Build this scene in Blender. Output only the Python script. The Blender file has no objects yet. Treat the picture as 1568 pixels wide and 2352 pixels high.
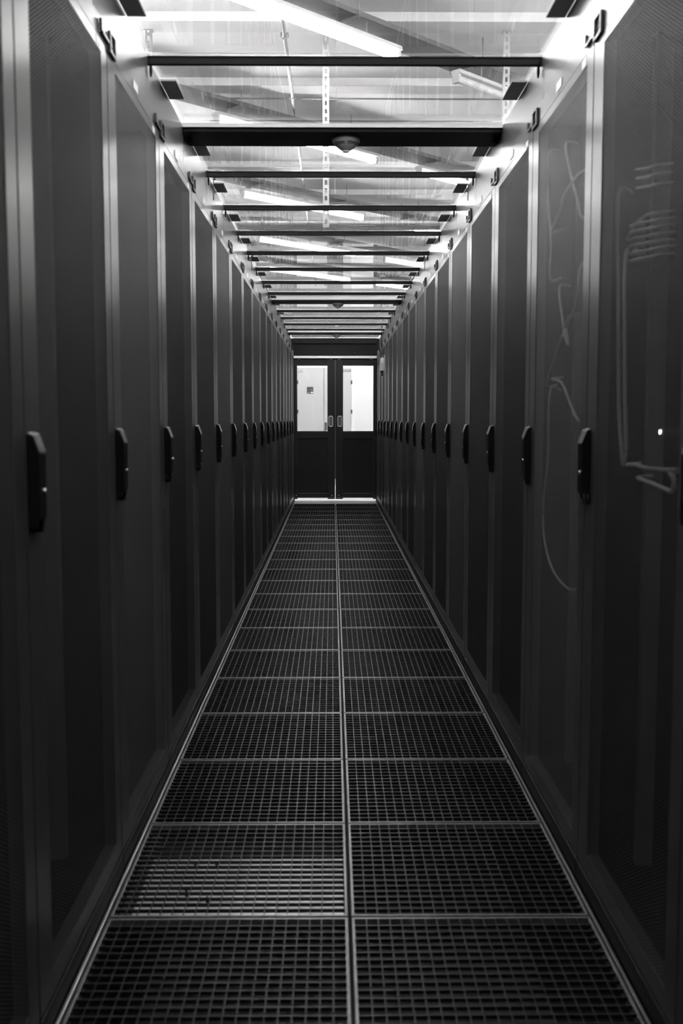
import bpy, bmesh, math, random
from mathutils import Vector, Matrix
random.seed(7)
scn = bpy.context.scene
C = scn.collection
R = math.radians

# ------------------------------------------------------------------ camera
cam_d = bpy.data.cameras.new('camera')
cam = bpy.data.objects.new('camera', cam_d); C.objects.link(cam)
cam_d.sensor_fit = 'VERTICAL'; cam_d.sensor_height = 36.0; cam_d.sensor_width = 24.0
cam_d.lens = 2393.9 / 2352 * 36.0
cam.location = (-0.042, 0.0, 1.230)
cam.rotation_euler = (R(90 - 5.119), 0, R(-0.4957))
cam_d.clip_start = 0.05
cam_d.dof.use_dof = True
cam_d.dof.focus_distance = 9.0
cam_d.dof.aperture_fstop = 4.8
scn.camera = cam

# ------------------------------------------------------------------ world, exposure
w = bpy.data.worlds.new('world'); scn.world = w; w.use_nodes = True
w.node_tree.nodes['Background'].inputs[0].default_value = (1, 1, 1, 1)
w.node_tree.nodes['Background'].inputs[1].default_value = 0.01
scn.view_settings.view_transform = 'Standard'
scn.view_settings.look = 'None'
scn.view_settings.gamma = 1
scn.view_settings.use_curve_mapping = False
scn.view_settings.exposure = 0.0
TUBE = 92.0            # radiance of the fluorescent tubes
scn.cycles.use_denoising = True
scn.cycles.max_bounces = 6
scn.cycles.diffuse_bounces = 3
scn.cycles.glossy_bounces = 4
scn.cycles.transparent_max_bounces = 24
scn.cycles.use_adaptive_sampling = True
scn.cycles.adaptive_threshold = 0.2
scn.cycles.sample_clamp_indirect = 6.0

# ------------------------------------------------------------------ materials (all neutral greys: a black and white photograph)
def g(v): return (v, v, v, 1)

def principled(name, v, rough=0.5, metal=0.0, spec=0.5, noise=None, coat=0.0, bump=None):
    m = bpy.data.materials.new(name); m.use_nodes = True
    nt = m.node_tree; b = nt.nodes['Principled BSDF']
    b.inputs['Base Color'].default_value = g(v)
    b.inputs['Roughness'].default_value = rough
    b.inputs['Metallic'].default_value = metal
    b.inputs['Specular IOR Level'].default_value = spec
    b.inputs['Coat Weight'].default_value = coat
    b.inputs['Coat Roughness'].default_value = 0.12
    tc = nt.nodes.new('ShaderNodeTexCoord')
    if noise:                      # (scale, low factor, high factor): a little unevenness in colour
        n = nt.nodes.new('ShaderNodeTexNoise'); n.inputs['Scale'].default_value = noise[0]
        n.inputs['Detail'].default_value = 1
        nt.links.new(tc.outputs['Object'], n.inputs['Vector'])
        r = nt.nodes.new('ShaderNodeValToRGB')
        r.color_ramp.elements[0].position = 0.3; r.color_ramp.elements[1].position = 0.7
        r.color_ramp.elements[0].color = g(v * noise[1]); r.color_ramp.elements[1].color = g(v * noise[2])
        nt.links.new(n.outputs['Fac'], r.inputs['Fac'])
        nt.links.new(r.outputs['Color'], b.inputs['Base Color'])
    if bump:
        n = nt.nodes.new('ShaderNodeTexNoise'); n.inputs['Scale'].default_value = bump[0]
        nt.links.new(tc.outputs['Object'], n.inputs['Vector'])
        bp = nt.nodes.new('ShaderNodeBump'); bp.inputs['Strength'].default_value = bump[1]
        bp.inputs['Distance'].default_value = 0.002
        nt.links.new(n.outputs['Fac'], bp.inputs['Height'])
        nt.links.new(bp.outputs['Normal'], b.inputs['Normal'])
    return m

def emitter(name, s):
    m = bpy.data.materials.new(name); m.use_nodes = True
    nt = m.node_tree; nt.nodes.clear()
    e = nt.nodes.new('ShaderNodeEmission'); e.inputs['Strength'].default_value = s
    o = nt.nodes.new('ShaderNodeOutputMaterial'); nt.links.new(e.outputs[0], o.inputs[0])
    return m

def clear_sheet(name, tint=0.97, rough=0.02, dust=0.012):
    """thin clear sheet: transparent with a Schlick reflection and a film of dust"""
    m = bpy.data.materials.new(name); m.use_nodes = True
    nt = m.node_tree; nt.nodes.clear(); N = nt.nodes.new; L = nt.links.new
    out = N('ShaderNodeOutputMaterial')
    tr = N('ShaderNodeBsdfTransparent'); tr.inputs[0].default_value = g(tint)
    gl = N('ShaderNodeBsdfGlossy'); gl.inputs['Roughness'].default_value = rough; gl.inputs[0].default_value = g(1)
    lw = N('ShaderNodeLayerWeight'); lw.inputs['Blend'].default_value = 0.5
    p = N('ShaderNodeMath'); p.operation = 'POWER'; p.inputs[1].default_value = 5
    L(lw.outputs['Facing'], p.inputs[0])
    ma = N('ShaderNodeMath'); ma.operation = 'MULTIPLY_ADD'; ma.inputs[1].default_value = 0.96; ma.inputs[2].default_value = 0.04
    L(p.outputs[0], ma.inputs[0])
    mx = N('ShaderNodeMixShader'); L(ma.outputs[0], mx.inputs[0]); L(tr.outputs[0], mx.inputs[1]); L(gl.outputs[0], mx.inputs[2])
    # dust film with scuffs
    tc = N('ShaderNodeTexCoord'); mp = N('ShaderNodeMapping'); mp.inputs['Scale'].default_value = (3, 0.7, 1)
    L(tc.outputs['Object'], mp.inputs['Vector'])
    n = N('ShaderNodeTexNoise'); n.inputs['Scale'].default_value = 6; n.inputs['Detail'].default_value = 2
    L(mp.outputs[0], n.inputs['Vector'])
    r = N('ShaderNodeMapRange'); r.inputs[1].default_value = 0.5; r.inputs[2].default_value = 0.8
    r.inputs[3].default_value = 0.0; r.inputs[4].default_value = dust
    L(n.outputs['Fac'], r.inputs[0])
    df = N('ShaderNodeBsdfDiffuse'); df.inputs[0].default_value = g(0.8)
    m2 = N('ShaderNodeMixShader'); L(r.outputs[0], m2.inputs[0]); L(mx.outputs[0], m2.inputs[1]); L(df.outputs[0], m2.inputs[2])
    L(m2.outputs[0], out.inputs[0])
    return m

def perforated(name, v, rough, spec=0.35, pitch=0.0082, hole=0.37, deep=True):
    """black steel sheet with a staggered pattern of round holes (too small to model)"""
    m = bpy.data.materials.new(name); m.use_nodes = True
    nt = m.node_tree; N = nt.nodes.new; L = nt.links.new
    b = nt.nodes['Principled BSDF']; out = nt.nodes['Material Output']
    b.inputs['Base Color'].default_value = g(v); b.inputs['Roughness'].default_value = rough
    b.inputs['Specular IOR Level'].default_value = spec
    tc = N('ShaderNodeTexCoord'); sp = N('ShaderNodeSeparateXYZ'); L(tc.outputs['Object'], sp.inputs[0])
    def M(op, a, bb=None, c=None):
        n = N('ShaderNodeMath'); n.operation = op
        for i, x in enumerate((a, bb, c)):
            if x is None: continue
            if isinstance(x, (int, float)): n.inputs[i].default_value = x
            else: L(x, n.inputs[i])
        return n.outputs[0]
    u = M('DIVIDE', sp.outputs['Z'], pitch); vv = M('DIVIDE', sp.outputs['Y'], pitch * 1.732)
    def lattice(ou, ov):
        a = M('SUBTRACT', M('FRACT', M('ADD', u, ou)), 0.5)
        c = M('MULTIPLY', M('SUBTRACT', M('FRACT', M('ADD', vv, ov)), 0.5), 1.732)
        return M('SQRT', M('ADD', M('MULTIPLY', a, a), M('MULTIPLY', c, c)))
    d = M('MINIMUM', lattice(0, 0), lattice(0.5, 0.5))
    h = M('LESS_THAN', d, hole)
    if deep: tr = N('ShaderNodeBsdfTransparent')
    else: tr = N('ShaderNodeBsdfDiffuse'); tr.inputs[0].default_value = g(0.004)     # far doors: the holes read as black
    mx = N('ShaderNodeMixShader'); L(h, mx.inputs[0]); L(b.outputs[0], mx.inputs[1]); L(tr.outputs[0], mx.inputs[2])
    L(mx.outputs[0], out.inputs[0])
    return m

M_paint = principled('black_satin_paint', 0.042, 0.29, 0.0, 1.0, noise=(3, 0.9, 1.1))
M_header = principled('black_panel_paint', 0.06, 0.32, 0.0, 0.9, noise=(3, 0.9, 1.1))
M_dark = principled('rack_interior_black', 0.012, 0.6)
M_body = principled('rack_side_black', 0.006, 0.8, 0, 0.1)
M_perf = [perforated('perforated_steel_a', 0.055, 0.5, 0.08), perforated('perforated_steel_lit', 0.12, 0.45, 0.2),
          perforated('perforated_steel_a_far', 0.065, 0.5, 0.08, deep=False), perforated('perforated_steel_lit_far', 0.12, 0.45, 0.2, deep=False)]  # second of each pair: same sheet with reflected light painted in as lighter grey
M_handle = principled('handle_black_plastic', 0.006, 0.14, 0, 0.6)
M_handle_sheen = principled('handle_sheen_grey', 0.22, 0.18, 0.5)  # lighter grey paints the light caught by the black handle's slanted top
M_chrome = principled('chrome', 0.75, 0.15, 1.0)
M_pull = principled('bright_pull', 0.85, 0.35, 0.3)
M_rail = principled('pale_aluminium', 0.85, 0.35, 0.15)
M_alu = principled('aluminium', 0.72, 0.28, 1.0, noise=(40, 0.92, 1.05))
M_latch = principled('dark_latch_steel', 0.05, 0.35, 0.6)
M_white = principled('white_label', 0.85, 0.45)
M_galv = principled('galvanised_grating', 0.02, 0.42, 0.7, noise=(60, 0.7, 1.2))
M_frame = principled('galvanised_frame', 0.17, 0.36, 0.7, noise=(50, 0.8, 1.15))
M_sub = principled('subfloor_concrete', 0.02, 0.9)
M_plate = principled('damper_plate', 0.95, 0.36, 0.6, noise=(9, 0.75, 1.05))
M_black = principled('black_metal', 0.008, 0.5, 0, 0.12)
M_glass = clear_sheet('clear_roof_sheet')
M_pane = clear_sheet('window_glass', 0.96, 0.01, 0.004)
M_pad = principled('grey_pad', 0.22, 0.7)
_b = M_pad.node_tree; _t = _b.nodes.new('ShaderNodeBsdfTranslucent'); _t.inputs[0].default_value = g(0.06)
_a = _b.nodes.new('ShaderNodeAddShader'); _b.links.new(_b.nodes['Principled BSDF'].outputs[0], _a.inputs[0]); _b.links.new(_t.outputs[0], _a.inputs[1])
_b.links.new(_a.outputs[0], _b.nodes['Material Output'].inputs[0])
M_ceil = principled('painted_concrete', 0.90, 0.85, noise=(1.2, 0.96, 1.03), bump=(30, 0.1))
M_rib = principled('ceiling_rib_grey', 0.78, 0.8)
M_wall = principled('white_wall', 0.82, 0.8, noise=(1.0, 0.98, 1.02))
M_endwall = principled('cream_wall', 0.74, 0.8, noise=(1.0, 0.98, 1.02))
M_hallfloor = principled('hall_floor', 0.75, 0.5, noise=(2, 0.95, 1.05))
M_tray = principled('cable_tray_steel', 0.15, 0.5, 0.3, noise=(5, 0.9, 1.1))
M_strut = principled('strut_steel', 0.42, 0.4, 0.6)
M_pipe = principled('conduit_steel', 0.30, 0.45, 0.5)
M_lampbody = principled('lamp_body_white', 0.75, 0.5)
M_tube = emitter('fluorescent_tube', TUBE)
M_doorpaint = principled('door_black_paint', 0.012, 0.4, 0, 0.35)
M_doorpaint2 = principled('door_black_panel', 0.009, 0.45, 0, 0.3)
M_lintel = principled('lintel_dark_grey', 0.008, 0.5, 0, 0.12)
M_leaf = principled('grey_door_paint', 0.50, 0.5)
M_det = principled('detector_plastic', 0.45, 0.5)
M_slot = principled('dark_slot', 0.01, 0.8)
M_sign = principled('dark_sign', 0.05, 0.5)
M_signgrey = principled('grey_print', 0.45, 0.5)
M_cable = principled('pale_cable', 0.28, 0.5)
M_cablew = principled('white_cable', 0.85, 0.45)
M_cableb = principled('black_cable', 0.015, 0.5)
M_box = principled('white_plastic', 0.8, 0.4)
M_equip = principled('pale_equipment', 0.35, 0.5)

# ------------------------------------------------------------------ mesh helpers
class MB:
    def __init__(s): s.v = []; s.f = []
    def box(s, x0, x1, y0, y1, z0, z1):
        b = len(s.v)
        s.v += [(x0, y0, z0), (x1, y0, z0), (x1, y1, z0), (x0, y1, z0), (x0, y0, z1), (x1, y0, z1), (x1, y1, z1), (x0, y1, z1)]
        s.f += [tuple(b + i for i in q) for q in ((3, 2, 1, 0), (4, 5, 6, 7), (0, 1, 5, 4), (1, 2, 6, 5), (2, 3, 7, 6), (3, 0, 4, 7))]
        return s
    def prism(s, pts, axis, a0, a1):
        """outline pts extruded along axis from a0 to a1; pts are the two remaining coordinates in xyz order"""
        b = len(s.v); n = len(pts)
        for a in (a0, a1):
            for p in pts:
                q = list(p); q.insert(axis, a); s.v.append(tuple(q))
        s.f.append(tuple(b + i for i in range(n))[::-1]); s.f.append(tuple(b + n + i for i in range(n)))
        for i in range(n):
            j = (i + 1) % n
            s.f.append((b + i, b + j, b + n + j, b + n + i))
        return s
    def tube(s, pts, r, k=8):
        pts = [Vector(p) for p in pts]; b = len(s.v); n = len(pts)
        for i, p in enumerate(pts):
            t = (pts[min(i + 1, n - 1)] - pts[max(i - 1, 0)]).normalized()
            u = t.cross(Vector((0, 0, 1)))
            if u.length < 1e-3: u = t.cross(Vector((0, 1, 0)))
            u.normalize(); q = t.cross(u)
            for j in range(k):
                a = 2 * math.pi * j / k
                s.v.append(tuple(p + r * (math.cos(a) * u + math.sin(a) * q)))
        for i in range(n - 1):
            for j in range(k):
                j2 = (j + 1) % k
                s.f.append((b + i * k + j, b + i * k + j2, b + (i + 1) * k + j2, b + (i + 1) * k + j))
        s.f.append(tuple(b + j for j in range(k))[::-1]); s.f.append(tuple(b + (n - 1) * k + j for j in range(k)))
        return s
    def lathe(s, prof, k=32):
        """prof: (radius, z) from top to bottom"""
        b = len(s.v); n = len(prof)
        for r, z in prof:
            for j in range(k):
                a = 2 * math.pi * j / k; s.v.append((r * math.cos(a), r * math.sin(a), z))
        for i in range(n - 1):
            for j in range(k):
                j2 = (j + 1) % k
                s.f.append((b + i * k + j, b + (i + 1) * k + j, b + (i + 1) * k + j2, b + i * k + j2))
        s.f.append(tuple(b + j for j in range(k))); s.f.append(tuple(b + (n - 1) * k + j for j in range(k))[::-1])
        return s
    def mesh(s, name, mat, bevel=0, smooth=False):
        me = bpy.data.meshes.new(name); me.from_pydata(s.v, [], s.f); me.materials.append(mat)
        bm = bmesh.new(); bm.from_mesh(me)
        bmesh.ops.recalc_face_normals(bm, faces=bm.faces)
        if bevel:
            bmesh.ops.bevel(bm, geom=[e for e in bm.edges if e.calc_face_angle(0) > 0.3], offset=bevel, segments=2, affect='EDGES', profile=0.6)
        if smooth:
            for f in bm.faces: f.smooth = len(f.verts) <= 4
        bm.to_mesh(me); bm.free()
        return me

def obj(name, me, parent=None, loc=None, rot=None):
    o = bpy.data.objects.new(name, me); C.objects.link(o)
    if parent: o.parent = parent
    if loc: o.location = loc
    if rot: o.rotation_euler = rot
    return o
def empty(name, loc=(0, 0, 0), rz=0):
    o = bpy.data.objects.new(name, None); C.objects.link(o); o.location = loc; o.rotation_euler = (0, 0, rz); return o
def tag(o, label, cat, group=None):
    o['label'] = label; o['category'] = cat
    if group: o['group'] = group
    return o
def struct(o):
    o['kind'] = 'structure'; return o

ORD = ['first', 'second', 'third', 'fourth', 'fifth', 'sixth', 'seventh', 'eighth', 'ninth', 'tenth', 'eleventh', 'twelfth',
       'thirteenth', 'fourteenth', 'fifteenth', 'sixteenth', 'seventeenth', 'eighteenth', 'nineteenth', 'twentieth',
       'twenty-first', 'twenty-second', 'twenty-third', 'twenty-fourth']

# ------------------------------------------------------------------ main dimensions
PITCH = 0.8
SEAM_L, SEAM_R = 2.75, 2.70        # rack joints of the left and right row (one of them)
XR = 0.615                          # rack fronts
ROOF = 2.412
END = 15.60                         # plane of the sliding doors
T0 = 2.485; TS = 0.6                # floor tile joints
CEIL = 3.77; RIB = 3.71     # slab soffit and underside of its ribs
HALL_X = 4.6; HALL_Y0 = -3.0; HALL_Y1 = 19.5
TRAY_W = 0.24

# ------------------------------------------------------------------ structure: hall shell
struct(obj('ceiling', MB().box(-HALL_X, HALL_X, HALL_Y0, HALL_Y1, CEIL, CEIL + 0.15).mesh('ceiling', M_ceil)))
ceiling = bpy.data.objects['ceiling']
for i in range(-8, 11):
    y = 6.78 + 1.27 * i
    if HALL_Y0 + .1 < y < HALL_Y1 - .3:
        obj('ceiling_rib', MB().box(-HALL_X, HALL_X, y, y + 0.20, RIB, CEIL).mesh('ceiling_rib', M_rib, bevel=0.006), ceiling)
for s, n in ((-1, 'wall_left'), (1, 'wall_right')):
    struct(obj(n, MB().box(s * HALL_X, s * (HALL_X + .15), HALL_Y0, HALL_Y1, -0.5, CEIL).mesh(n, M_wall)))
    x0, x1 = sorted((s * 0.66, s * HALL_X))
    fl = MB().box(x0, x1, HALL_Y0, END + 0.02, -0.06, -0.0).mesh('floor_outer', M_hallfloor)
    struct(obj('floor_%s' % ('left' if s < 0 else 'right'), fl))
    # plain enclosure beside and behind the photographer, out of view
    a, b = sorted((s * XR, s * (XR + 0.1)))
    y1 = (SEAM_L if s < 0 else SEAM_R) - 2 * PITCH
    struct(obj('wall_aisle_%s' % ('left' if s < 0 else 'right'), MB().box(a, b, -1.3, y1 - 0.003, 0.0, ROOF).mesh('wall_aisle', M_paint)))
struct(obj('wall_rear', MB().box(-0.72, 0.72, -1.42, -1.31, -0.5, ROOF).mesh('wall_rear', M_doorpaint)))
struct(obj('wall_hall_rear', MB().box(-HALL_X, HALL_X, HALL_Y0 - .15, HALL_Y0, -0.5, CEIL).mesh('wall_hall_rear', M_wall)))
struct(obj('wall_end', MB().box(-HALL_X, HALL_X, HALL_Y1, HALL_Y1 + .15, -0.1, CEIL).mesh('wall_end', M_endwall)))
struct(obj('floor_end', MB().box(-HALL_X, HALL_X, END + 0.02, HALL_Y1, -0.06, 0.0).mesh('floor_end', M_hallfloor)))
struct(obj('floor_void', MB().box(-0.8, 0.8, -1.3, END, -0.60, -0.55).mesh('floor_void', M_sub)))
for s, n in ((-1, 'wall_void_left'), (1, 'wall_void_right')):
    a, b = sorted((s * 0.62, s * 0.66))
    struct(obj(n, MB().box(a, b, -1.3, END, -0.55, -0.065).mesh(n, M_sub)))

# ------------------------------------------------------------------ floor gratings
floor = struct(empty('floor'))
NX, NY = 20, 18                     # cells across and along one tile
HT = TS / 2 - 0.0045                # half size of one tile
def grating_frame():
    m = MB(); h = HT; t = 0.0075; d = 0.025
    m.box(-h, h, -h, -h + t, -d, 0); m.box(-h, h, h - t, h, -d, 0)
    m.box(-h, -h + t, -h + t, h - t, -d, 0); m.box(h - t, h, -h + t, h - t, -d, 0)
    return m
tile_mesh = grating_frame().mesh('floor_grating', M_frame, bevel=0.0012)
inner = HT - 0.0075
bear_mesh = MB().box(-inner, inner, -0.0022, 0.0022, -0.010, -0.001).mesh('bearing_bar', M_galv)
rod_mesh = MB().box(-0.0012, 0.0012, -inner, inner, -0.006, -0.0006).mesh('cross_rod', M_galv)
jm = MB()
for j in range(1, NY):
    y = -inner + 2 * inner * j / NY; jm.box(-inner, inner, y - .0022, y + .0022, -.010, -.001)
bear_joined = jm.mesh('bearing_bar_set', M_galv)
jm = MB()
for j in range(1, NX):
    x = -inner + 2 * inner * j / NX; jm.box(x - .0012, x + .0012, -inner, inner, -.006, -.0006)
rod_joined = jm.mesh('cross_rod_set', M_galv)
for k in range(-4, 21):
    yc = T0 + TS * k + TS / 2
    for s in (-1, 1):
        t = obj('floor_grating', tile_mesh, floor, (s * TS / 2, yc, 0))
        if -1 <= k <= 2:            # near tiles: every bar its own piece
            for j in range(1, NY):
                obj('bearing_bar', bear_mesh, t, (0, -inner + 2 * inner * j / NY, 0))
            for j in range(1, NX):
                obj('cross_rod', rod_mesh, t, (-inner + 2 * inner * j / NX, 0, 0))
        else:
            o = obj('bearing_bar_set', bear_joined, t); o['kind'] = 'stuff'
            o = obj('cross_rod_set', rod_joined, t); o['kind'] = 'stuff'
struct(obj('trim_1', MB().box(-0.607, -0.6, -1.2, END - .06, -0.03, 0.004).mesh('trim', M_alu, bevel=0.001)))
struct(obj('trim_2', MB().box(0.6, 0.607, -1.2, END - .06, -0.03, 0.001).mesh('trim', M_frame, bevel=0.001)))
struct(obj('trim_3', MB().box(-0.6, 0.6, 15.09, END - 0.03, -0.03, 0.003).mesh('threshold', principled('threshold_alu', 0.8, 0.4, 0.4), bevel=0.001)))

# damper tray under one grating, with its rods
dp = empty('damper_tray', (-0.30, T0 + 0.30, -0.032))
m = MB().box(-0.255, 0.285, -0.30, 0.13, -0.004, 0)
obj('plate', m.mesh('plate', M_plate), dp)
for a, b, h in ((-0.285, -0.258, 0.006), (0.2855, 0.2875, 0.006)):
    obj('rim', MB().box(a, b, -0.285, 0.285, -0.03, h).mesh('rim', M_frame), dp)
for x, y in ((-0.13, 0.06), (-0.07, -0.16), (-0.07, 0.06), (-0.13, -0.12)):
    obj('rod', MB().tube([(x, y, 0.0), (x, y, 0.018)], 0.004).mesh('rod', M_black), dp)
tag(dp, 'shiny metal damper tray glinting under the left floor grating, second from the camera', 'damper')

# ------------------------------------------------------------------ racks
DZ0, DZ1 = 0.055, 2.165             # door
MZ0, MZ1 = 0.105, 2.137             # perforated area
SH, SG = 0.098, 0.070               # stile widths: handle side, hinge side
def rack_meshes():
    d = {}
    m = MB(); D = 1.08
    m.box(-D, -0.035, 0.002, 0.02, 0.05, 2.22); m.box(-D, -0.035, PITCH - 0.02, PITCH - 0.002, 0.05, 2.22)
    m.box(-D, -0.035, 0.02, PITCH - 0.02, 2.17, 2.22); m.box(-D, -0.035, 0.02, PITCH - 0.02, 0.05, 0.08)
    m.box(-D, -D + 0.02, 0.02, PITCH - 0.02, 0.08, 2.17)
    d['body'] = m.mesh('body', M_body)
    d['plinth'] = MB().box(-D, 0.004, 0.002, PITCH - 0.002, 0, 0.05).mesh('plinth', M_black, bevel=0.002)
    m = MB(); a = 0.0048
    m.box(-0.03, 0, a, SH, DZ0, DZ1); m.box(-0.03, 0, PITCH - SG, PITCH - a, DZ0, DZ1)
    m.box(-0.03, 0, SH, PITCH - SG, DZ0, MZ0); m.box(-0.03, 0, SH, PITCH - SG, MZ1, DZ1)
    d['door'] = m.mesh('door', M_paint)
    for i, mp in enumerate(M_perf):
        mm = MB(); n = 10                       # slightly bowed sheet
        for q in range(n + 1):
            y = SH + (PITCH - SG - SH) * q / n; x = -0.002 + 0.0018 * math.sin(math.pi * q / n)
            mm.v += [(x, y, MZ0), (x, y, MZ1)]
        for q in range(n): mm.f.append((2 * q, 2 * q + 2, 2 * q + 3, 2 * q + 1))
        d['panel%d' % i] = mm.mesh('perforated_panel', mp, smooth=True)
    h = MB()
    h.prism([(0.0, 1.036), (0.021, 1.036), (0.023, 1.045), (0.024, 1.166), (0.012, 1.199), (0.0, 1.203)], 1, 0.008, 0.056)
    h.prism([(0.0, 1.012), (0.017, 1.012), (0.020, 1.036), (0.0, 1.036)], 1, 0.040, 0.056)
    h.prism([(0.0, 1.022), (0.014, 1.022), (0.017, 1.036), (0.0, 1.036)], 1, 0.008, 0.026)
    d['handle'] = h.mesh('handle', M_handle, bevel=0.0022)
    me = MB().lathe([(0.0055, 0.0), (0.0055, 0.004), (0.003, 0.005)][::-1], 16).mesh('lock_cylinder', M_chrome, smooth=True)
    me.transform(Matrix.Translation((0.0225, 0.040, 1.092)) @ Matrix.Rotation(math.pi / 2, 4, 'Y'))
    d['lock'] = me
    cp_ = MB().prism([(0.0235, 1.1695), (0.0250, 1.1665), (0.0136, 1.2005), (0.004, 1.2055), (0.004, 1.2030), (0.0125, 1.1980)], 1, 0.0095, 0.0545)
    d['sheen'] = cp_.mesh('handle_top_sheen', M_handle_sheen, bevel=0.0006)  # sliver added over the handle top to carry its painted light
    d['top_rail'] = MB().box(-0.035, -0.001, 0.0015, PITCH - 0.0015, 2.168, 2.221).mesh('top_rail', M_header, bevel=0.0015)
    d['header'] = MB().box(-0.06, -0.032, 0.0015, PITCH - 0.0015, 2.2215, ROOF - 0.002).mesh('header_panel', M_header)
    d['label'] = MB().box(0, 0.0012, 0.355, 0.425, 2.180, 2.205).mesh('label_sticker', M_white)
    m = MB(); y0, y1, z0, z1, t = 0.012, 0.086, 2.163, 2.217, 0.008
    m.box(0, .008, y0, y0 + .012, z0, z1); m.box(0, .008, y1 - .012, y1, z0, z1)
    m.box(0, .008, y0 + .012, y1 - .012, z0, z0 + t); m.box(0, .008, y0 + .012, y1 - .012, z1 - .005, z1); m.box(0, .004, y0 + .012, y1 - .012, 2.188, 2.192)
    d['latch'] = m.mesh('latch_ring', M_latch, bevel=0.0015)
    m = MB(); m.box(0, .007, -0.085, -0.070, 2.183, 2.212); m.box(0, .007, -0.070, 0.006, 2.180, 2.188)
    d['clip'] = m.mesh('latch_clip', M_latch, bevel=0.001)
    d['sticker'] = MB().box(0, 0.001, 0.675, 0.715, 2.142, 2.162).mesh('corner_sticker', M_white)
    m = MB(); m.box(-0.16, -0.12, 0.10, 0.13, 0.09, 2.15); m.box(-0.16, -0.12, 0.67, 0.70, 0.09, 2.15)
    d['rail'] = MB().box(-0.16, -0.12, -0.015, 0.015, 0.09, 2.15).mesh('mounting_rail', principled('rail_grey', 0.10, 0.5))
    return d
RM = rack_meshes()
pick = random.Random(3)
racks = {}
for side in (-1, 1):
    seam = SEAM_L if side < 0 else SEAM_R
    n = 0; k = -2
    while True:
        y0 = seam + PITCH * k
        if y0 + PITCH > END + 0.02: break
        if side < 0: r = empty('server_rack', (-XR, y0, 0))
        else: r = empty('server_rack', (XR, y0 + PITCH, 0), math.pi)
        row = 'left' if side < 0 else 'right'
        if n == 0: lab = 'black server rack cut off by the %s edge of the photo, nearest in its row' % row
        else: lab = 'black perforated-door server rack, %s from the camera in the %s row' % (ORD[n], row)
        tag(r, lab, 'server rack', '%s row of server racks' % row)
        for nm, key in (('body', 'body'), ('plinth', 'plinth'), ('top_rail', 'top_rail'), ('header_panel', 'header'),
                        ('label_sticker', 'label'), ('latch_ring', 'latch'), ('latch_clip', 'clip'), ('corner_sticker', 'sticker')):
            obj(nm, RM[key], r)
        d = obj('door', RM['door'], r)
        idx = (1 if n % 3 == 2 else 0) + (2 if n > 3 else 0)  # every third door takes the sheet with the painted-in reflection
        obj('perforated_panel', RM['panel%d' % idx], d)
        obj('handle', RM['handle'], d); obj('lock_cylinder', RM['lock'], d); obj('handle_top_sheen', RM['sheen'], d)
        if n < 3:
            for y in (0.115, 0.685): obj('mounting_rail', RM['rail'], r, (0, y, 0))
        racks[(side, n)] = r
        n += 1; k += 1

# cables and gear dimly seen behind the nearest doors on the right
def cable(name, pts, r, mat, label):
    cu = []
    P = [Vector(p) for p in pts]
    P = [P[0] + Vector((0.035, 0, 0.004))] + P + [P[-1] + Vector((0.035, 0, 0.004))]   # both ends run back into the rack
    for i in range(len(P) - 1):                       # Catmull-Rom
        p0, p1, p2, p3 = P[max(i - 1, 0)], P[i], P[i + 1], P[min(i + 2, len(P) - 1)]
        for t in [q / 8 for q in range(8)]:
            cu.append(0.5 * ((2 * p1) + (p2 - p0) * t + (2 * p0 - 5 * p1 + 4 * p2 - p3) * t * t + (3 * p1 - p0 - 3 * p2 + p3) * t ** 3))
    cu.append(P[-1])
    o = obj(name, MB().tube(cu, r, 6).mesh(name, mat, smooth=True))
    return tag(o, label, 'cable', 'cables inside the right racks')
X = XR + 0.033
cable('patch_cable', [(X, 3.154, 2.038), (X, 3.101, 1.951), (X, 3.000, 1.849), (X, 2.938, 1.784)], 0.0042, M_cable, 'pale cable slanting down at the top of the second right rack door')
cable('patch_cable', [(X, 2.949, 1.910), (X, 3.142, 1.897), (X, 3.245, 1.854), (X, 3.331, 1.817)], 0.0042, M_cable, 'pale cable crossing another near the top of the second right rack')
cable('patch_cable', [(X, 3.392, 2.072), (X, 3.411, 1.982), (X, 3.389, 1.882), (X, 3.340, 1.779), (X, 3.344, 1.671)], 0.0042, M_cable, 'pale cable hanging upright along the far side of the second right rack')
cable('patch_cable', [(X, 2.937, 1.653), (X, 2.975, 1.562), (X, 3.080, 1.511), (X, 3.164, 1.473), (X, 3.270, 1.408), (X, 3.376, 1.337)], 0.0042, M_cable, 'long pale cable sweeping down the middle of the second right rack')
cable('patch_cable', [(X, 3.207, 1.627), (X, 3.156, 1.525), (X, 3.123, 1.477), (X, 3.080, 1.448), (X, 3.108, 1.501), (X, 3.053, 1.527)], 0.0042, M_cable, 'short pale cable knotted midway down the second right rack')
cable('patch_cable', [(X, 3.291, 1.355), (X, 3.152, 1.337), (X, 3.031, 1.270), (X, 2.920, 1.223)], 0.0042, M_cable, 'pale cable curving above the handle level of the second right rack')
cable('patch_cable', [(X, 3.320, 1.315), (X, 3.336, 1.107), (X, 3.393, 0.963), (X, 3.368, 0.837), (X, 3.227, 0.757), (X, 3.013, 0.734)], 0.0036, M_cable, 'long thin cable looping low in the second right rack')
X = XR + 0.05
cable('patch_cable', [(X, 2.63, 1.78), (X, 2.61, 1.55), (X, 2.591, 1.339), (X, 2.574, 1.232), (X, 2.548, 1.157), (X, 2.529, 1.118), (X, 2.509, 1.148), (X, 2.520, 1.232), (X, 2.535, 1.337), (X, 2.55, 1.62)], 0.005, M_cable, 'doubled cable hanging in a narrow loop in the nearest right rack')
cable('power_lead', [(X, 2.496, 1.119), (X, 2.424, 1.122), (X, 2.355, 1.118), (X, 2.260, 1.120), (X, 2.164, 1.123)], 0.006, M_cable, 'pale lead running level inside the nearest right rack')
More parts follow.
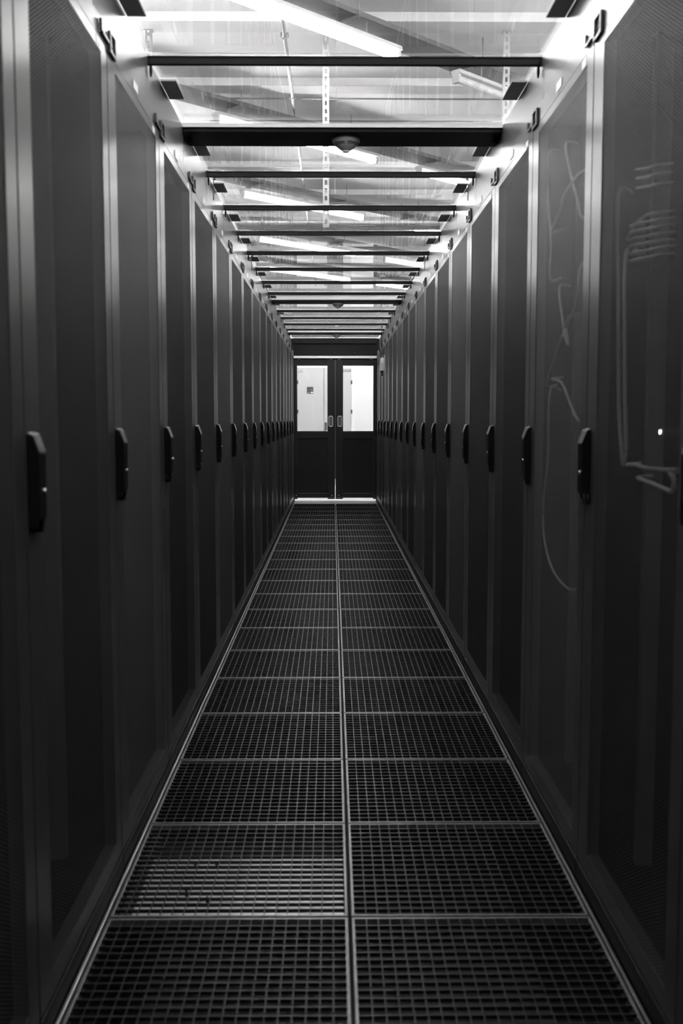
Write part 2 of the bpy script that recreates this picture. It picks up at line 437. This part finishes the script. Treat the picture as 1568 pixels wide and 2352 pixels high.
cable('power_lead', [(X, 2.404, 1.093), (X, 2.288, 1.086), (X, 2.197, 1.080), (X, 2.155, 1.080), (X, 2.149, 1.106), (X, 2.172, 1.118)], 0.006, M_cable, 'pale thick lead sloping and bending back inside the nearest right rack')
for i, pts in enumerate((
        [(X, 2.542, 1.656), (X, 2.465, 1.681), (X, 2.388, 1.686), (X, 2.303, 1.675)],
        [(X, 2.515, 1.684), (X, 2.465, 1.681), (X, 2.387, 1.671), (X, 2.301, 1.660)],
        [(X, 2.514, 1.668), (X, 2.464, 1.665), (X, 2.386, 1.655), (X, 2.300, 1.645)],
        [(X, 2.512, 1.650), (X, 2.463, 1.648), (X, 2.384, 1.638), (X, 2.299, 1.629)],
        [(X, 2.511, 1.634), (X, 2.461, 1.632), (X, 2.383, 1.623), (X, 2.297, 1.614)],
        [(X, 2.510, 1.617), (X, 2.460, 1.616), (X, 2.382, 1.607), (X, 2.296, 1.599)],
        [(X, 2.508, 1.600), (X, 2.458, 1.598), (X, 2.380, 1.591), (X, 2.295, 1.583)])):
    cable('patch_cable', pts, 0.0035, M_cable, '%s from the top of seven stacked pale cables in the nearest right rack' % ORD[i])
for i, pts in enumerate((
        [(X, 2.476, 1.805), (X, 2.398, 1.790), (X, 2.324, 1.779)],
        [(X, 2.474, 1.785), (X, 2.396, 1.771), (X, 2.322, 1.760)],
        [(X, 2.472, 1.762), (X, 2.394, 1.749), (X, 2.320, 1.738)])):
    cable('patch_cable', pts, 0.004, M_cable, '%s of three short cables high in the nearest right rack' % ('topmost', 'middle', 'lowest')[i])
sb = obj('server_unit', MB().box(XR + 0.10, XR + 0.7, 1.98, 2.08, 0.14, 0.44).mesh('server_unit', M_equip, bevel=0.004))
led = obj('indicator_lamp', MB().lathe([(0.002, 0.003), (0.0028, 0.0), (0.0028, -0.004), (0.002, -0.006)], 12).mesh('indicator_lamp', emitter('indicator_glow', 5.0), smooth=True), loc=(XR + 0.045, 2.235, 1.203))
tag(led, 'tiny bright indicator light behind the door of the nearest right rack', 'indicator light')
obj('carrier', MB().box(0.0, 0.12, -0.006, 0.006, -0.008, 0.008).mesh('carrier', M_dark), led, (0.006, 0, 0))
tag(sb, 'pale boxy unit low inside the nearest right rack', 'server')

# ------------------------------------------------------------------ roof: crossbars, clear sheets, pads, wide beams with smoke detectors
bars = [3.55 + PITCH * k for k in range(-6, 15)]
wide = {4.35: (4.335, 4.56), 10.75: (10.47, 10.70), 14.75: (14.36, 14.60)}
bar_mesh = MB().box(-0.648, 0.648, -0.009, 0.009, -0.024, -0.002).mesh('crossbar', M_black, bevel=0.002)
lip_mesh = MB().box(-0.648, 0.648, -0.012, 0.009, -0.002, 0.002).mesh('lip', M_lintel)
hook_mesh = MB().prism([(-0.004, -0.026), (0.004, -0.026), (0.005, -0.045), (0.002, -0.062), (-0.003, -0.062), (-0.005, -0.045)], 1, -0.004, 0.004).mesh('hook', M_black)
rod2 = MB().tube([(0, 0, 0), (0, 0, -0.10)], 0.0022).mesh('pull_rod', M_latch)
knob = MB().lathe([(0.002, 0.006), (0.007, 0.003), (0.007, -0.003), (0.002, -0.006)], 12).mesh('knob', M_chrome, smooth=True)
nb = 0; vis = 0
for y in bars:
    if any(abs(y - wy) < 1e-3 for wy in wide): continue
    b = empty('roof_crossbar', (0, y, ROOF))
    obj('bar', bar_mesh, b); obj('lip', lip_mesh, b)
    for s in (-1, 1): obj('hook', hook_mesh, b, (s * 0.638, 0, 0))
    i = round((y - 3.55) / PITCH)
    if i in (2, 5, 8, 11):
        for s in (-1, 1):
            obj('pull_rod', rod2, b, (s * 0.652 if s < 0 else 0.652, -0.03, 0.0)); obj('pull_rod', rod2, b, (s * 0.618, 0.03, -0.026)); obj('knob', knob, b, (s * 0.61, 0.01, -0.03))
    if y < 3.0: tag(b, 'slim black crossbar of the clear roof above the photographer', 'crossbar', 'crossbars above the photographer')
    else:
        tag(b, 'slim black crossbar of the clear roof, %s from the camera' % ORD[vis], 'crossbar', 'roof crossbars'); vis += 1

def detector(loc, label):
    t = empty('smoke_detector', loc)
    prof = [(0.050, 0.0), (0.056, -0.004), (0.058, -0.012), (0.052, -0.022), (0.038, -0.036), (0.022, -0.048), (0.016, -0.051), (0.015, -0.0525)]
    obj('housing', MB().lathe(prof, 48).mesh('housing', M_det, smooth=True), t)
    for ring in ((0.050, -0.0235), (0.0445, -0.0285)):
        for q in range(4):
            m = MB(); a0 = q * math.pi / 2 + 0.12; n = 10
            arc = [a0 + (math.pi / 2 - 0.24) * i / n for i in range(n + 1)]
            m.tube([(ring[0] * math.cos(a), ring[0] * math.sin(a), ring[1]) for a in arc], 0.0018, 6)
            obj('vent_slot', m.mesh('vent_slot', M_slot), t)
    obj('sensor_tip', MB().lathe([(0.016, -0.050), (0.016, -0.056), (0.010, -0.058)], 24).mesh('sensor_tip', M_lampbody, smooth=True), t)
    return tag(t, label, 'smoke detector', 'smoke detectors')
for i, (wy, (a, b)) in enumerate(sorted(wide.items())):
    e = empty('roof_beam', (0, (a + b) / 2, ROOF))
    h = (b - a) / 2
    obj('plate', MB().box(-0.648, 0.648, -h, h, -0.028, -0.002).mesh('plate', M_black, bevel=0.002), e)
    obj('lip', MB().box(-0.648, 0.648, -h - 0.012, -h - 0.001, -0.012, 0.004).mesh('lip', M_strut), e)
    for s in (-1, 1): obj('end_clip', MB().box(-0.006, 0.006, -0.03, 0.03, -0.045, -0.028).mesh('end_clip', M_black), e, (s * 0.63, 0, 0))
    tag(e, 'wide black roof beam carrying the %s smoke detector' % ('nearest', 'middle', 'farthest')[i], 'beam', 'wide roof beams')
    detector((0.015, (a + b) / 2 - 0.02, ROOF - 0.0285), ('pale cone-shaped smoke detector under the nearest wide roof beam', 'small smoke detector under the middle wide roof beam', 'tiny smoke detector under the wide roof beam closest to the doors')[i])

def roof_sheet(x0, x1, y0, y1, seed):
    rr = random.Random(seed); n = 26; m = MB()
    ph = [rr.uniform(0, 6.28) for _ in range(6)]; A = (0.00014 if y0 < 9 else 0.00024) * (0.6 + 0.8 * rr.random())
    tx = rr.uniform(-0.0010, 0.0010); ty = rr.uniform(-0.0007, 0.0007)
    def zz(x, y):
        return (A * math.sin(7 * x + ph[0]) * math.cos(3.1 * y + ph[1]) + A * 0.8 * math.sin(11 * y + 2.5 * x + ph[2])
                + A * 0.5 * math.sin(16 * x + 4 * y + ph[3]) + tx * x + ty * (y - (y0 + y1) / 2) - 0.0012 * math.cos(math.pi * x / 1.3) * math.sin(math.pi * (y - y0) / (y1 - y0)))
    for lvl in (0, 1):
        for j in range(n + 1):
            for i in range(n + 1):
                x = x0 + (x1 - x0) * i / n; y = y0 + (y1 - y0) * j / n
                m.v.append((x, y - (y0 + y1) / 2, zz(x, y) + 0.004 * lvl))
    K = (n + 1) ** 2
    for j in range(n):
        for i in range(n):
            a = j * (n + 1) + i
            m.f.append((a, a + n + 1, a + n + 2, a + 1)); m.f.append((K + a, K + a + 1, K + a + n + 2, K + a + n + 1))
    def edge(idx):
        for p, q in zip(idx[:-1], idx[1:]): m.f.append((p, q, K + q, K + p))
    edge(list(range(n + 1))); edge([n * (n + 1) + i for i in range(n + 1)][::-1])
    edge([j * (n + 1) for j in range(n + 1)][::-1]); edge([j * (n + 1) + n for j in range(n + 1)])
    return m.mesh('sheet', M_glass, smooth=True)
pad_mesh = MB().box(-0.028, 0.028, -0.105, 0.105, -0.006, 0).mesh('pad', M_pad, bevel=0.001)
edges = []
for y in bars:
    ov = [v for k_, v in wide.items() if abs(k_ - y) < 1e-3]
    edges.append(ov[0] if ov else (y, y))
vis = 0
for i in range(len(edges)):
    y0 = edges[i][1] + 0.006; y1 = (edges[i + 1][0] if i + 1 < len(edges) else END - 0.05) - 0.006
    if edges[i][1] > edges[i][0]: y0 += 0.006
    if i + 1 < len(edges) and edges[i + 1][1] > edges[i + 1][0]: y1 -= 0.012
    e = empty('roof_panel', (0, (y0 + y1) / 2, ROOF + 0.006))
    obj('sheet', roof_sheet(-0.66, 0.66, y0, y1, i + 11), e)
    if bars[i] < 12:
        yp = bars[i] + 0.335 - (y0 + y1) / 2
        if bars[i] in wide: yp = (4.72 if bars[i] < 5 else 10.95) - (y0 + y1) / 2
        for s in (-1, 1): obj('pad', pad_mesh, e, (s * 0.617, yp, -0.0035))
    if bars[i] < 2.7: tag(e, 'clear plastic roof panel above the photographer', 'roof panel', 'roof panels above the photographer')
    else: tag(e, 'clear plastic roof panel, %s from the camera along the aisle' % ORD[vis], 'roof panel', 'clear roof panels'); vis += 1

# ------------------------------------------------------------------ end wall of the aisle: lintel and sliding double doors
lin = struct(empty('trim_4', (0, END, 0)))
obj('upper_box', MB().box(-0.612, 0.612, -0.06, 0.05, 2.335, ROOF + 0.002).mesh('upper_box', M_lintel, bevel=0.002), lin)
fas = obj('fascia', MB().box(-0.612, 0.612, -0.03, 0.05, 2.155, 2.335).mesh('fascia', M_lintel), lin)
scr = MB().lathe([(0.003, 0), (0.004, -0.001), (0.004, -0.003)], 8).mesh('screw', M_alu)
for x in (-0.46, -0.31, -0.012, 0.285, 0.435):
    obj('screw', scr, fas, (x, -0.030, 2.205), (math.pi / 2, 0, 0))
obj('running_rail', MB().box(-0.612, 0.612, -0.055, 0.05, 2.118, 2.153).mesh('running_rail', M_rail, bevel=0.003), lin)
obj('gap_strip', MB().box(-0.612, 0.612, -0.02, 0.04, 2.100, 2.118).mesh('gap_strip', M_slot), lin)
for s, n in ((-1, 'door_1'), (1, 'door_2')):
    dr = struct(empty(n, (0, END, 0)))
    def bx(name, a, b, y0, y1, z0, z1, mat, bev=0.0, parent=None):
        x0, x1 = sorted((s * a, s * b))
        return obj(name, MB().box(x0, x1, y0, y1, z0, z1).mesh(name, mat, bevel=bev), parent or dr)
    outer = bx('stile', 0.566, 0.608, -0.02, 0.03, 0.03, 2.098, M_doorpaint, 0.002)
    inner_st = bx('stile', 0.004, 0.116, -0.02, 0.03, 0.03, 2.098, M_doorpaint, 0.002)
    bx('top_rail', 0.116, 0.566, -0.018, 0.03, 2.045, 2.098, M_doorpaint2)
    bx('glazing_bead', 0.116, 0.566, -0.014, 0.03, 2.012, 2.045, M_doorpaint, 0.004)
    bx('mid_rail', 0.116, 0.566, -0.018, 0.03, 0.935, 1.034, M_doorpaint, 0.002)
    bx('glazing_bead', 0.116, 0.566, -0.024, 0.03, 1.034, 1.046, M_tray, 0.001)
    bx('panel', 0.116, 0.566, 0.0, 0.02, 0.115, 0.935, M_doorpaint2)
    bx('bottom_rail', 0.116, 0.566, -0.018, 0.03, 0.05, 0.115, M_doorpaint, 0.004)
    bx('panel_bead', 0.13, 0.56, -0.021, -0.018, 0.112, 0.118, M_tray)
    bx('kick_strip', 0.01, 0.604, -0.026, -0.020, 0.046, 0.056, M_tray)
    for a in (0.05, 0.585): bx('bolt', a - .006, a + .006, -0.026, -0.0205, 0.078, 0.092, M_alu, 0.002)
    for a in (0.06, 0.535): bx('hanger', a - .02, a + .02, -0.024, -0.020, 2.101, 2.106, M_alu)
    bx('window_pane', 0.116, 0.566, 0.002, 0.008, 1.046, 2.012, M_pane)
    # recessed bright pull: a ring and a hollow behind it
    cx = s * 0.067
    m = MB(); z0, z1 = 1.110, 1.272; w2 = 0.034; t = 0.009
    m.box(cx - w2, cx - w2 + t, -0.028, -0.0205, z0 + .012, z1 - .012); m.box(cx + w2 - t, cx + w2, -0.028, -0.0205, z0 + .012, z1 - .012)
    m.box(cx - w2 + t, cx + w2 - t, -0.028, -0.0205, z0, z0 + .014); m.box(cx - w2 + t, cx + w2 - t, -0.028, -0.0205, z1 - .014, z1)
    hd = obj('handle', m.mesh('handle', M_pull, bevel=0.003), dr)
    obj('handle_recess', MB().box(cx - w2 + t, cx + w2 - t, -0.0225, -0.0203, z0 + .014, z1 - .014).mesh('handle_recess', M_tray), hd)
obj('astragal', MB().box(-0.0038, 0.0038, -0.015, 0.02, 0.33, 2.098).mesh('astragal', M_tray), bpy.data.objects['door_1'])
for s in (-1, 1):
    a, b = sorted((s * 0.609, s * 0.66))
    struct(obj('trim_%d' % (5 if s < 0 else 6), MB().box(a, b, END - 0.03, END + 0.05, 0, ROOF).mesh('jamb', M_lintel)))
    a, b = sorted((s * 0.66, s * 1.72))
    struct(obj('wall_screen_%s' % ('left' if s < 0 else 'right'), MB().box(a, b, END + 0.0, END + 0.05, 0, ROOF).mesh('wall_screen', M_lintel)))

# ------------------------------------------------------------------ hall doors behind the glass
HY = HALL_Y1
fr = struct(empty('door_3', (0, HY, 0)))
m = MB(); m.box(-0.735, -0.688, -0.03, 0, 0, 2.235); m.box(0.312, 0.36, -0.03, 0, 0, 2.235); m.box(-0.688, 0.312, -0.03, 0, 2.168, 2.235)
obj('door_frame', m.mesh('door_frame', M_wall), fr)
lf = obj('door_leaf', MB().box(-0.685, -0.203, -0.05, 0, 0.01, 2.165).mesh('door_leaf', M_leaf, bevel=0.002), fr)
rf = obj('door_leaf', MB().box(-0.195, 0.309, -0.05, 0, 0.01, 2.165).mesh('door_leaf', M_leaf, bevel=0.002), fr)
for x, p in ((-0.688, lf), (0.312, rf)):
    for z in (1.36, 1.90): obj('hinge', MB().box(x - .014, x + .014, -0.066, -0.05, z - 0.035, z + 0.035).mesh('hinge', M_sign, bevel=0.004), p)
obj('lock_plate', MB().box(-0.185, -0.145, -0.06, -0.0505, 0.98, 1.16).mesh('lock_plate', M_sign, bevel=0.004), rf)
obj('lever', MB().tube([(-0.165, -0.06, 1.0), (-0.165, -0.095, 1.0), (-0.09, -0.095, 1.0)], 0.008).mesh('lever', M_alu), rf)
sg = obj('notice_board', MB().box(-0.515, -0.395, -0.056, -0.0505, 1.69, 1.815).mesh('notice_board', M_sign, bevel=0.003), loc=(0, HY, 0))
for (x0, x1, z0, z1, mt) in ((-0.440, -0.402, 1.703, 1.725, M_white), (-0.506, -0.462, 1.712, 1.716, M_signgrey), (-0.506, -0.462, 1.703, 1.707, M_signgrey),
                             (-0.455, -0.41, 1.757, 1.762, M_signgrey), (-0.48, -0.435, 1.822, 1.829, M_signgrey)):
    obj('print', MB().box(x0, x1, -0.0572, -0.0562 if z1 < 1.82 else -0.0505, z0, z1).mesh('print', mt), sg)
tag(sg, 'small dark square notice on the grey door behind the left window', 'sign')
ws = empty('warning_sign', (-0.640, HY - 0.0515, 2.105))
m = MB().prism([(-0.002, -0.022), (0.052, -0.022), (0.025, 0.028)], 1, -0.002, 0)
obj('triangle', m.mesh('triangle', M_sign), ws)
m = MB().prism([(0.012, -0.014), (0.038, -0.014), (0.025, 0.012)], 1, -0.0032, -0.0022); obj('triangle_field', m.mesh('triangle_field', M_white), ws)
for i, (a, b) in enumerate(((-0.040, -0.030), (-0.027, -0.017), (-0.014, -0.005))):
    obj('print', MB().box(a, b, -0.002, 0, -0.008, 0.014).mesh('print', M_signgrey), ws)
obj('print', MB().box(-0.040, -0.004, -0.002, 0, -0.022, -0.014).mesh('print', M_sign), ws)
tag(ws, 'small warning triangle sign high on the left grey door leaf', 'sign')
ps = obj('door_plate', MB().box(0.115, 0.297, -0.056, -0.0505, 2.095, 2.132).mesh('door_plate', M_sign), loc=(0, HY, 0))
for i in range(6):
    x = 0.13 + i * 0.027; obj('print', MB().box(x, x + 0.016, -0.0572, -0.0562, 2.106, 2.121).mesh('print', M_white), ps)
tag(ps, 'narrow dark plate with light lettering above the right grey door leaf', 'sign')

# white alarm unit on the right row near the doors
ab = empty('alarm_unit', (0.575, 13.05, 1.90))
m = MB().prism([(-0.022, -0.075), (0.022, -0.075), (0.022, 0.065), (0.012, 0.085), (-0.010, 0.085), (-0.022, 0.068)], 1, -0.03, 0.03)
obj('case', m.mesh('case', M_box, bevel=0.003), ab)
obj('front_cover', MB().box(-0.016, 0.016, -0.033, -0.0302, -0.065, 0.02).mesh('front_cover', M_leaf), ab)
obj('bracket', MB().box(0.022, 0.034, -0.02, 0.03, -0.06, 0.12).mesh('bracket', M_alu), ab)
obj('nozzle', MB().tube([(0, 0, -0.075), (0, 0, -0.105)], 0.012).mesh('nozzle', M_slot), ab)
obj('nozzle_tip', MB().tube([(0, 0, -0.105), (0, 0, -0.118), (0.002, 0, -0.14)], 0.009).mesh('nozzle_tip', M_black), ab)
obj('lead', MB().tube([(-0.005, 0.01, 0.08), (-0.008, 0.02, 0.25), (-0.004, 0.0, 0.42), (0.0, 0.0, 0.505)], 0.006).mesh('lead', M_cableb), ab)
tag(ab, 'small white alarm unit with black lead on the right row near the doors', 'alarm')

# ------------------------------------------------------------------ above the roof: cable trays with fluorescent battens (rows at 45 degrees)
LZ = 3.45; TL = 1.76; PER = 2.33; ANG = math.pi / 4
tube_mesh = MB().tube([(-TL / 2 + .02, 0, 0), (TL / 2 - .02, 0, 0)], 0.026, 12).mesh('tube', M_tube)
m = MB().prism([(-0.043, 0.028), (0.043, 0.028), (0.036, 0.055), (-0.036, 0.055)], 0, -TL / 2, TL / 2)
dead_mesh = MB().tube([(-TL / 2 + .02, 0, 0), (TL / 2 - .02, 0, 0)], 0.026, 12).mesh('tube', M_white)
lbody_mesh = m.mesh('body', M_lampbody, bevel=0.002)
cap_mesh = MB().box(-0.012, 0.012, -0.028, 0.028, -0.028, 0.031).mesh('end_cap', M_lampbody, bevel=0.002)
lights_off = [6.28 + 2.63 * r for r in range(-3, 5)]          # y - x of each row
def in_hall(x, y): return -HALL_X + .9 < x < HALL_X - .9 and HALL_Y0 + .9 < y < HALL_Y1 - .75
for ri, c in enumerate(lights_off):
    # the row's tray, clipped to the hall
    c2 = c + 0.16
    xs = [x / 20 for x in range(-90, 91) if HALL_Y0 + 0.3 < x / 20 + c2 < HALL_Y1 - 0.3]
    xa, xb = xs[0], xs[-1]; L2 = (xb - xa) * math.sqrt(2) / 2
    t = empty('cable_tray', ((xa + xb) / 2, (xa + xb) / 2 + c2, 3.60), ANG)
    obj('tray_bottom', MB().box(-L2, L2, -TRAY_W / 2, TRAY_W / 2, 0, 0.003).mesh('tray_bottom', M_tray), t)
    for s in (-1, 1): obj('side_rail', MB().box(-L2, L2, s * TRAY_W / 2 - .002, s * TRAY_W / 2 + .002, 0, 0.03).mesh('side_rail', M_tray), t)
    q = -L2 + 0.4
    while q < L2:
        for s in (-1, 1): obj('hanger_rod', MB().tube([(q, s * (TRAY_W / 2 + .01), -0.02), (q, s * (TRAY_W / 2 + .01), CEIL - 3.6005)], 0.004, 6).mesh('hanger_rod', M_pipe), t)
        obj('cross_bracket', MB().box(q - .012, q + .012, -TRAY_W / 2 - .02, TRAY_W / 2 + .02, -0.014, -0.001).mesh('cross_bracket', M_tray), t)
        q += 1.2
    lab = 'grey cable tray running diagonally under the ceiling, %s diagonal from the camera' % ORD[max(ri - 2, 0)] if ri >= 3 else 'grey diagonal cable tray above and behind the photographer'
    tag(t, lab, 'cable tray', 'diagonal cable trays' if ri >= 3 else 'trays behind the photographer')
    for s in range(-3, 4):
        cx = -0.26 - 0.03 * (ri - 3) + PER / math.sqrt(2) * s; cy = cx + c
        if not in_hall(cx, cy): continue
        lo = empty('fluorescent_batten', (cx, cy, LZ), ANG)
        obj('body', lbody_mesh, lo)
        dead = (ri == 3 and s == 1)
        obj('tube', dead_mesh if dead else tube_mesh, lo)
        for e_ in (-1, 1): obj('end_cap', cap_mesh, lo, (e_ * (TL / 2 - 0.012), 0, 0))
        for e_ in (-0.6, 0.6): obj('suspension', MB().tube([(0, 0, 0.055), (0, 0, 0.135)], 0.004, 6).mesh('suspension', M_pipe), lo, (e_, 0, 0))
        if ri >= 3 and s == 0: tag(lo, 'lit fluorescent batten above the aisle, %s from the camera' % ORD[ri - 3], 'ceiling light', 'battens above the aisle')
        elif dead: tag(lo, 'unlit fluorescent batten over the right racks above the first roof panels', 'ceiling light', 'battens over the right racks')
        elif ri >= 4 and s == 1: tag(lo, 'lit fluorescent batten over the right racks, %s diagonal from the camera' % ORD[ri - 4], 'ceiling light', 'battens over the right racks')
        else: tag(lo, 'fluorescent batten out of sight beyond the rack tops', 'ceiling light', 'battens out of sight')

# conduit along the aisle, clamps, thin cross pipe
cd = empty('conduit', (-0.344, 0, 3.655))
obj('pipe', MB().tube([(0, -2.5, 0), (0, 8, 0), (0, HALL_Y1 - .1, 0)], 0.013, 10).mesh('pipe', M_pipe, smooth=True), cd)
y = 6.88 - 1.27 * 7
while y < HALL_Y1 - .2:
    m = MB(); m.box(-0.024, 0.024, -0.012, 0.012, 0.010, 0.020); m.box(-0.026, -0.018, -0.010, 0.010, -0.006, 0.018); m.box(0.018, 0.026, -0.010, 0.010, -0.006, 0.018)
    m.box(-0.005, 0.005, -0.005, 0.005, 0.02, RIB - 3.656); m.box(-0.018, 0.018, -0.01, 0.01, -0.017, -0.0135)
    obj('clamp', m.mesh('clamp', M_pipe), cd, (0, y, 0)); y += 1.27
tag(cd, 'grey steel conduit with clamps running along the ceiling above the aisle', 'conduit')
cp = empty('sprinkler_pipe', (0, 8.30, 3.69))
obj('pipe', MB().tube([(-0.93, 0, 0), (3.0, 0, 0)], 0.007, 8).mesh('pipe', M_pipe, smooth=True), cp)
obj('elbow', MB().tube([(-0.93, 0, 0), (-0.96, 0, -0.002), (-0.965, 0, -0.05)], 0.018, 10).mesh('elbow', M_pipe, smooth=True), cp)
tag(cp, 'thin grey pipe crossing the ceiling above the second roof panel', 'pipe')

# slotted strut hangers with the wire basket tray they carry
SY = 6.93
def strut(x, z0, z1, label):
    t = empty('strut_hanger', (x, SY, z0))
    H = z1 - z0; m = MB(); hw = 0.0205
    m.box(-hw, -0.0075, -0.002, 0, 0, H); m.box(0.0075, hw, -0.002, 0, 0, H)
    z = 0.0
    while z < H:
        m.box(-0.0075, 0.0075, -0.002, 0, z, min(z + 0.022, H)); z += 0.050
    obj('slotted_face', m.mesh('slotted_face', M_strut), t)
    m = MB(); m.box(-hw, -hw + .002, 0, 0.03, 0, H); m.box(hw - .002, hw, 0, 0.03, 0, H)
    obj('channel_side', m.mesh('channel_side', M_strut), t)
    obj('foot_plate', MB().box(-0.03, 0.03, -0.01, 0.04, H - 0.006, H).mesh('foot_plate', M_strut), t)
    return tag(t, label, 'hanger', 'slotted strut hangers')
strut(-1.218, 2.47, RIB - .0, 'slotted steel hanger dropping from the ceiling beyond the left rack tops')
strut(-0.083, 2.47, RIB - .0, 'slotted steel hanger dropping from the ceiling above the middle of the aisle')
strut(1.08, 2.47, RIB - .0, 'slotted steel hanger dropping from the ceiling beyond the right rack tops')
bt = empty('wire_basket_tray', (0, SY + 0.03, 2.50))
wl = 1.7
for i in range(8):
    obj('long_wire', MB().tube([(-wl, 0.04 * i, 0), (wl, 0.04 * i, 0)], 0.0025, 6).mesh('long_wire', M_strut), bt)
i = 0
while -wl + 0.1 * i <= wl:
    x = -wl + 0.1 * i
    obj('cross_wire', MB().tube([(x, -0.002, 0.06), (x, -0.001, 0.0), (x, 0.0, -0.005), (x, 0.28, -0.005), (x, 0.281, 0.0), (x, 0.282, 0.06)], 0.0025, 6).mesh('cross_wire', M_strut), bt); i += 1
tag(bt, 'wire basket cable tray crossing above the clear roof', 'cable tray')
for i in range(5):
    yy = SY + 0.06 + 0.052 * i
    o = obj('tray_cable', MB().tube([(-wl + q * wl / 6, yy + 0.006 * math.sin(q * 1.3 + i), 2.513) for q in range(13)], 0.009, 8).mesh('tray_cable', M_cablew, smooth=True))
    tag(o, 'white cable lying in the wire basket tray, %s from the camera' % ORD[i], 'cable', 'cables in the basket tray')
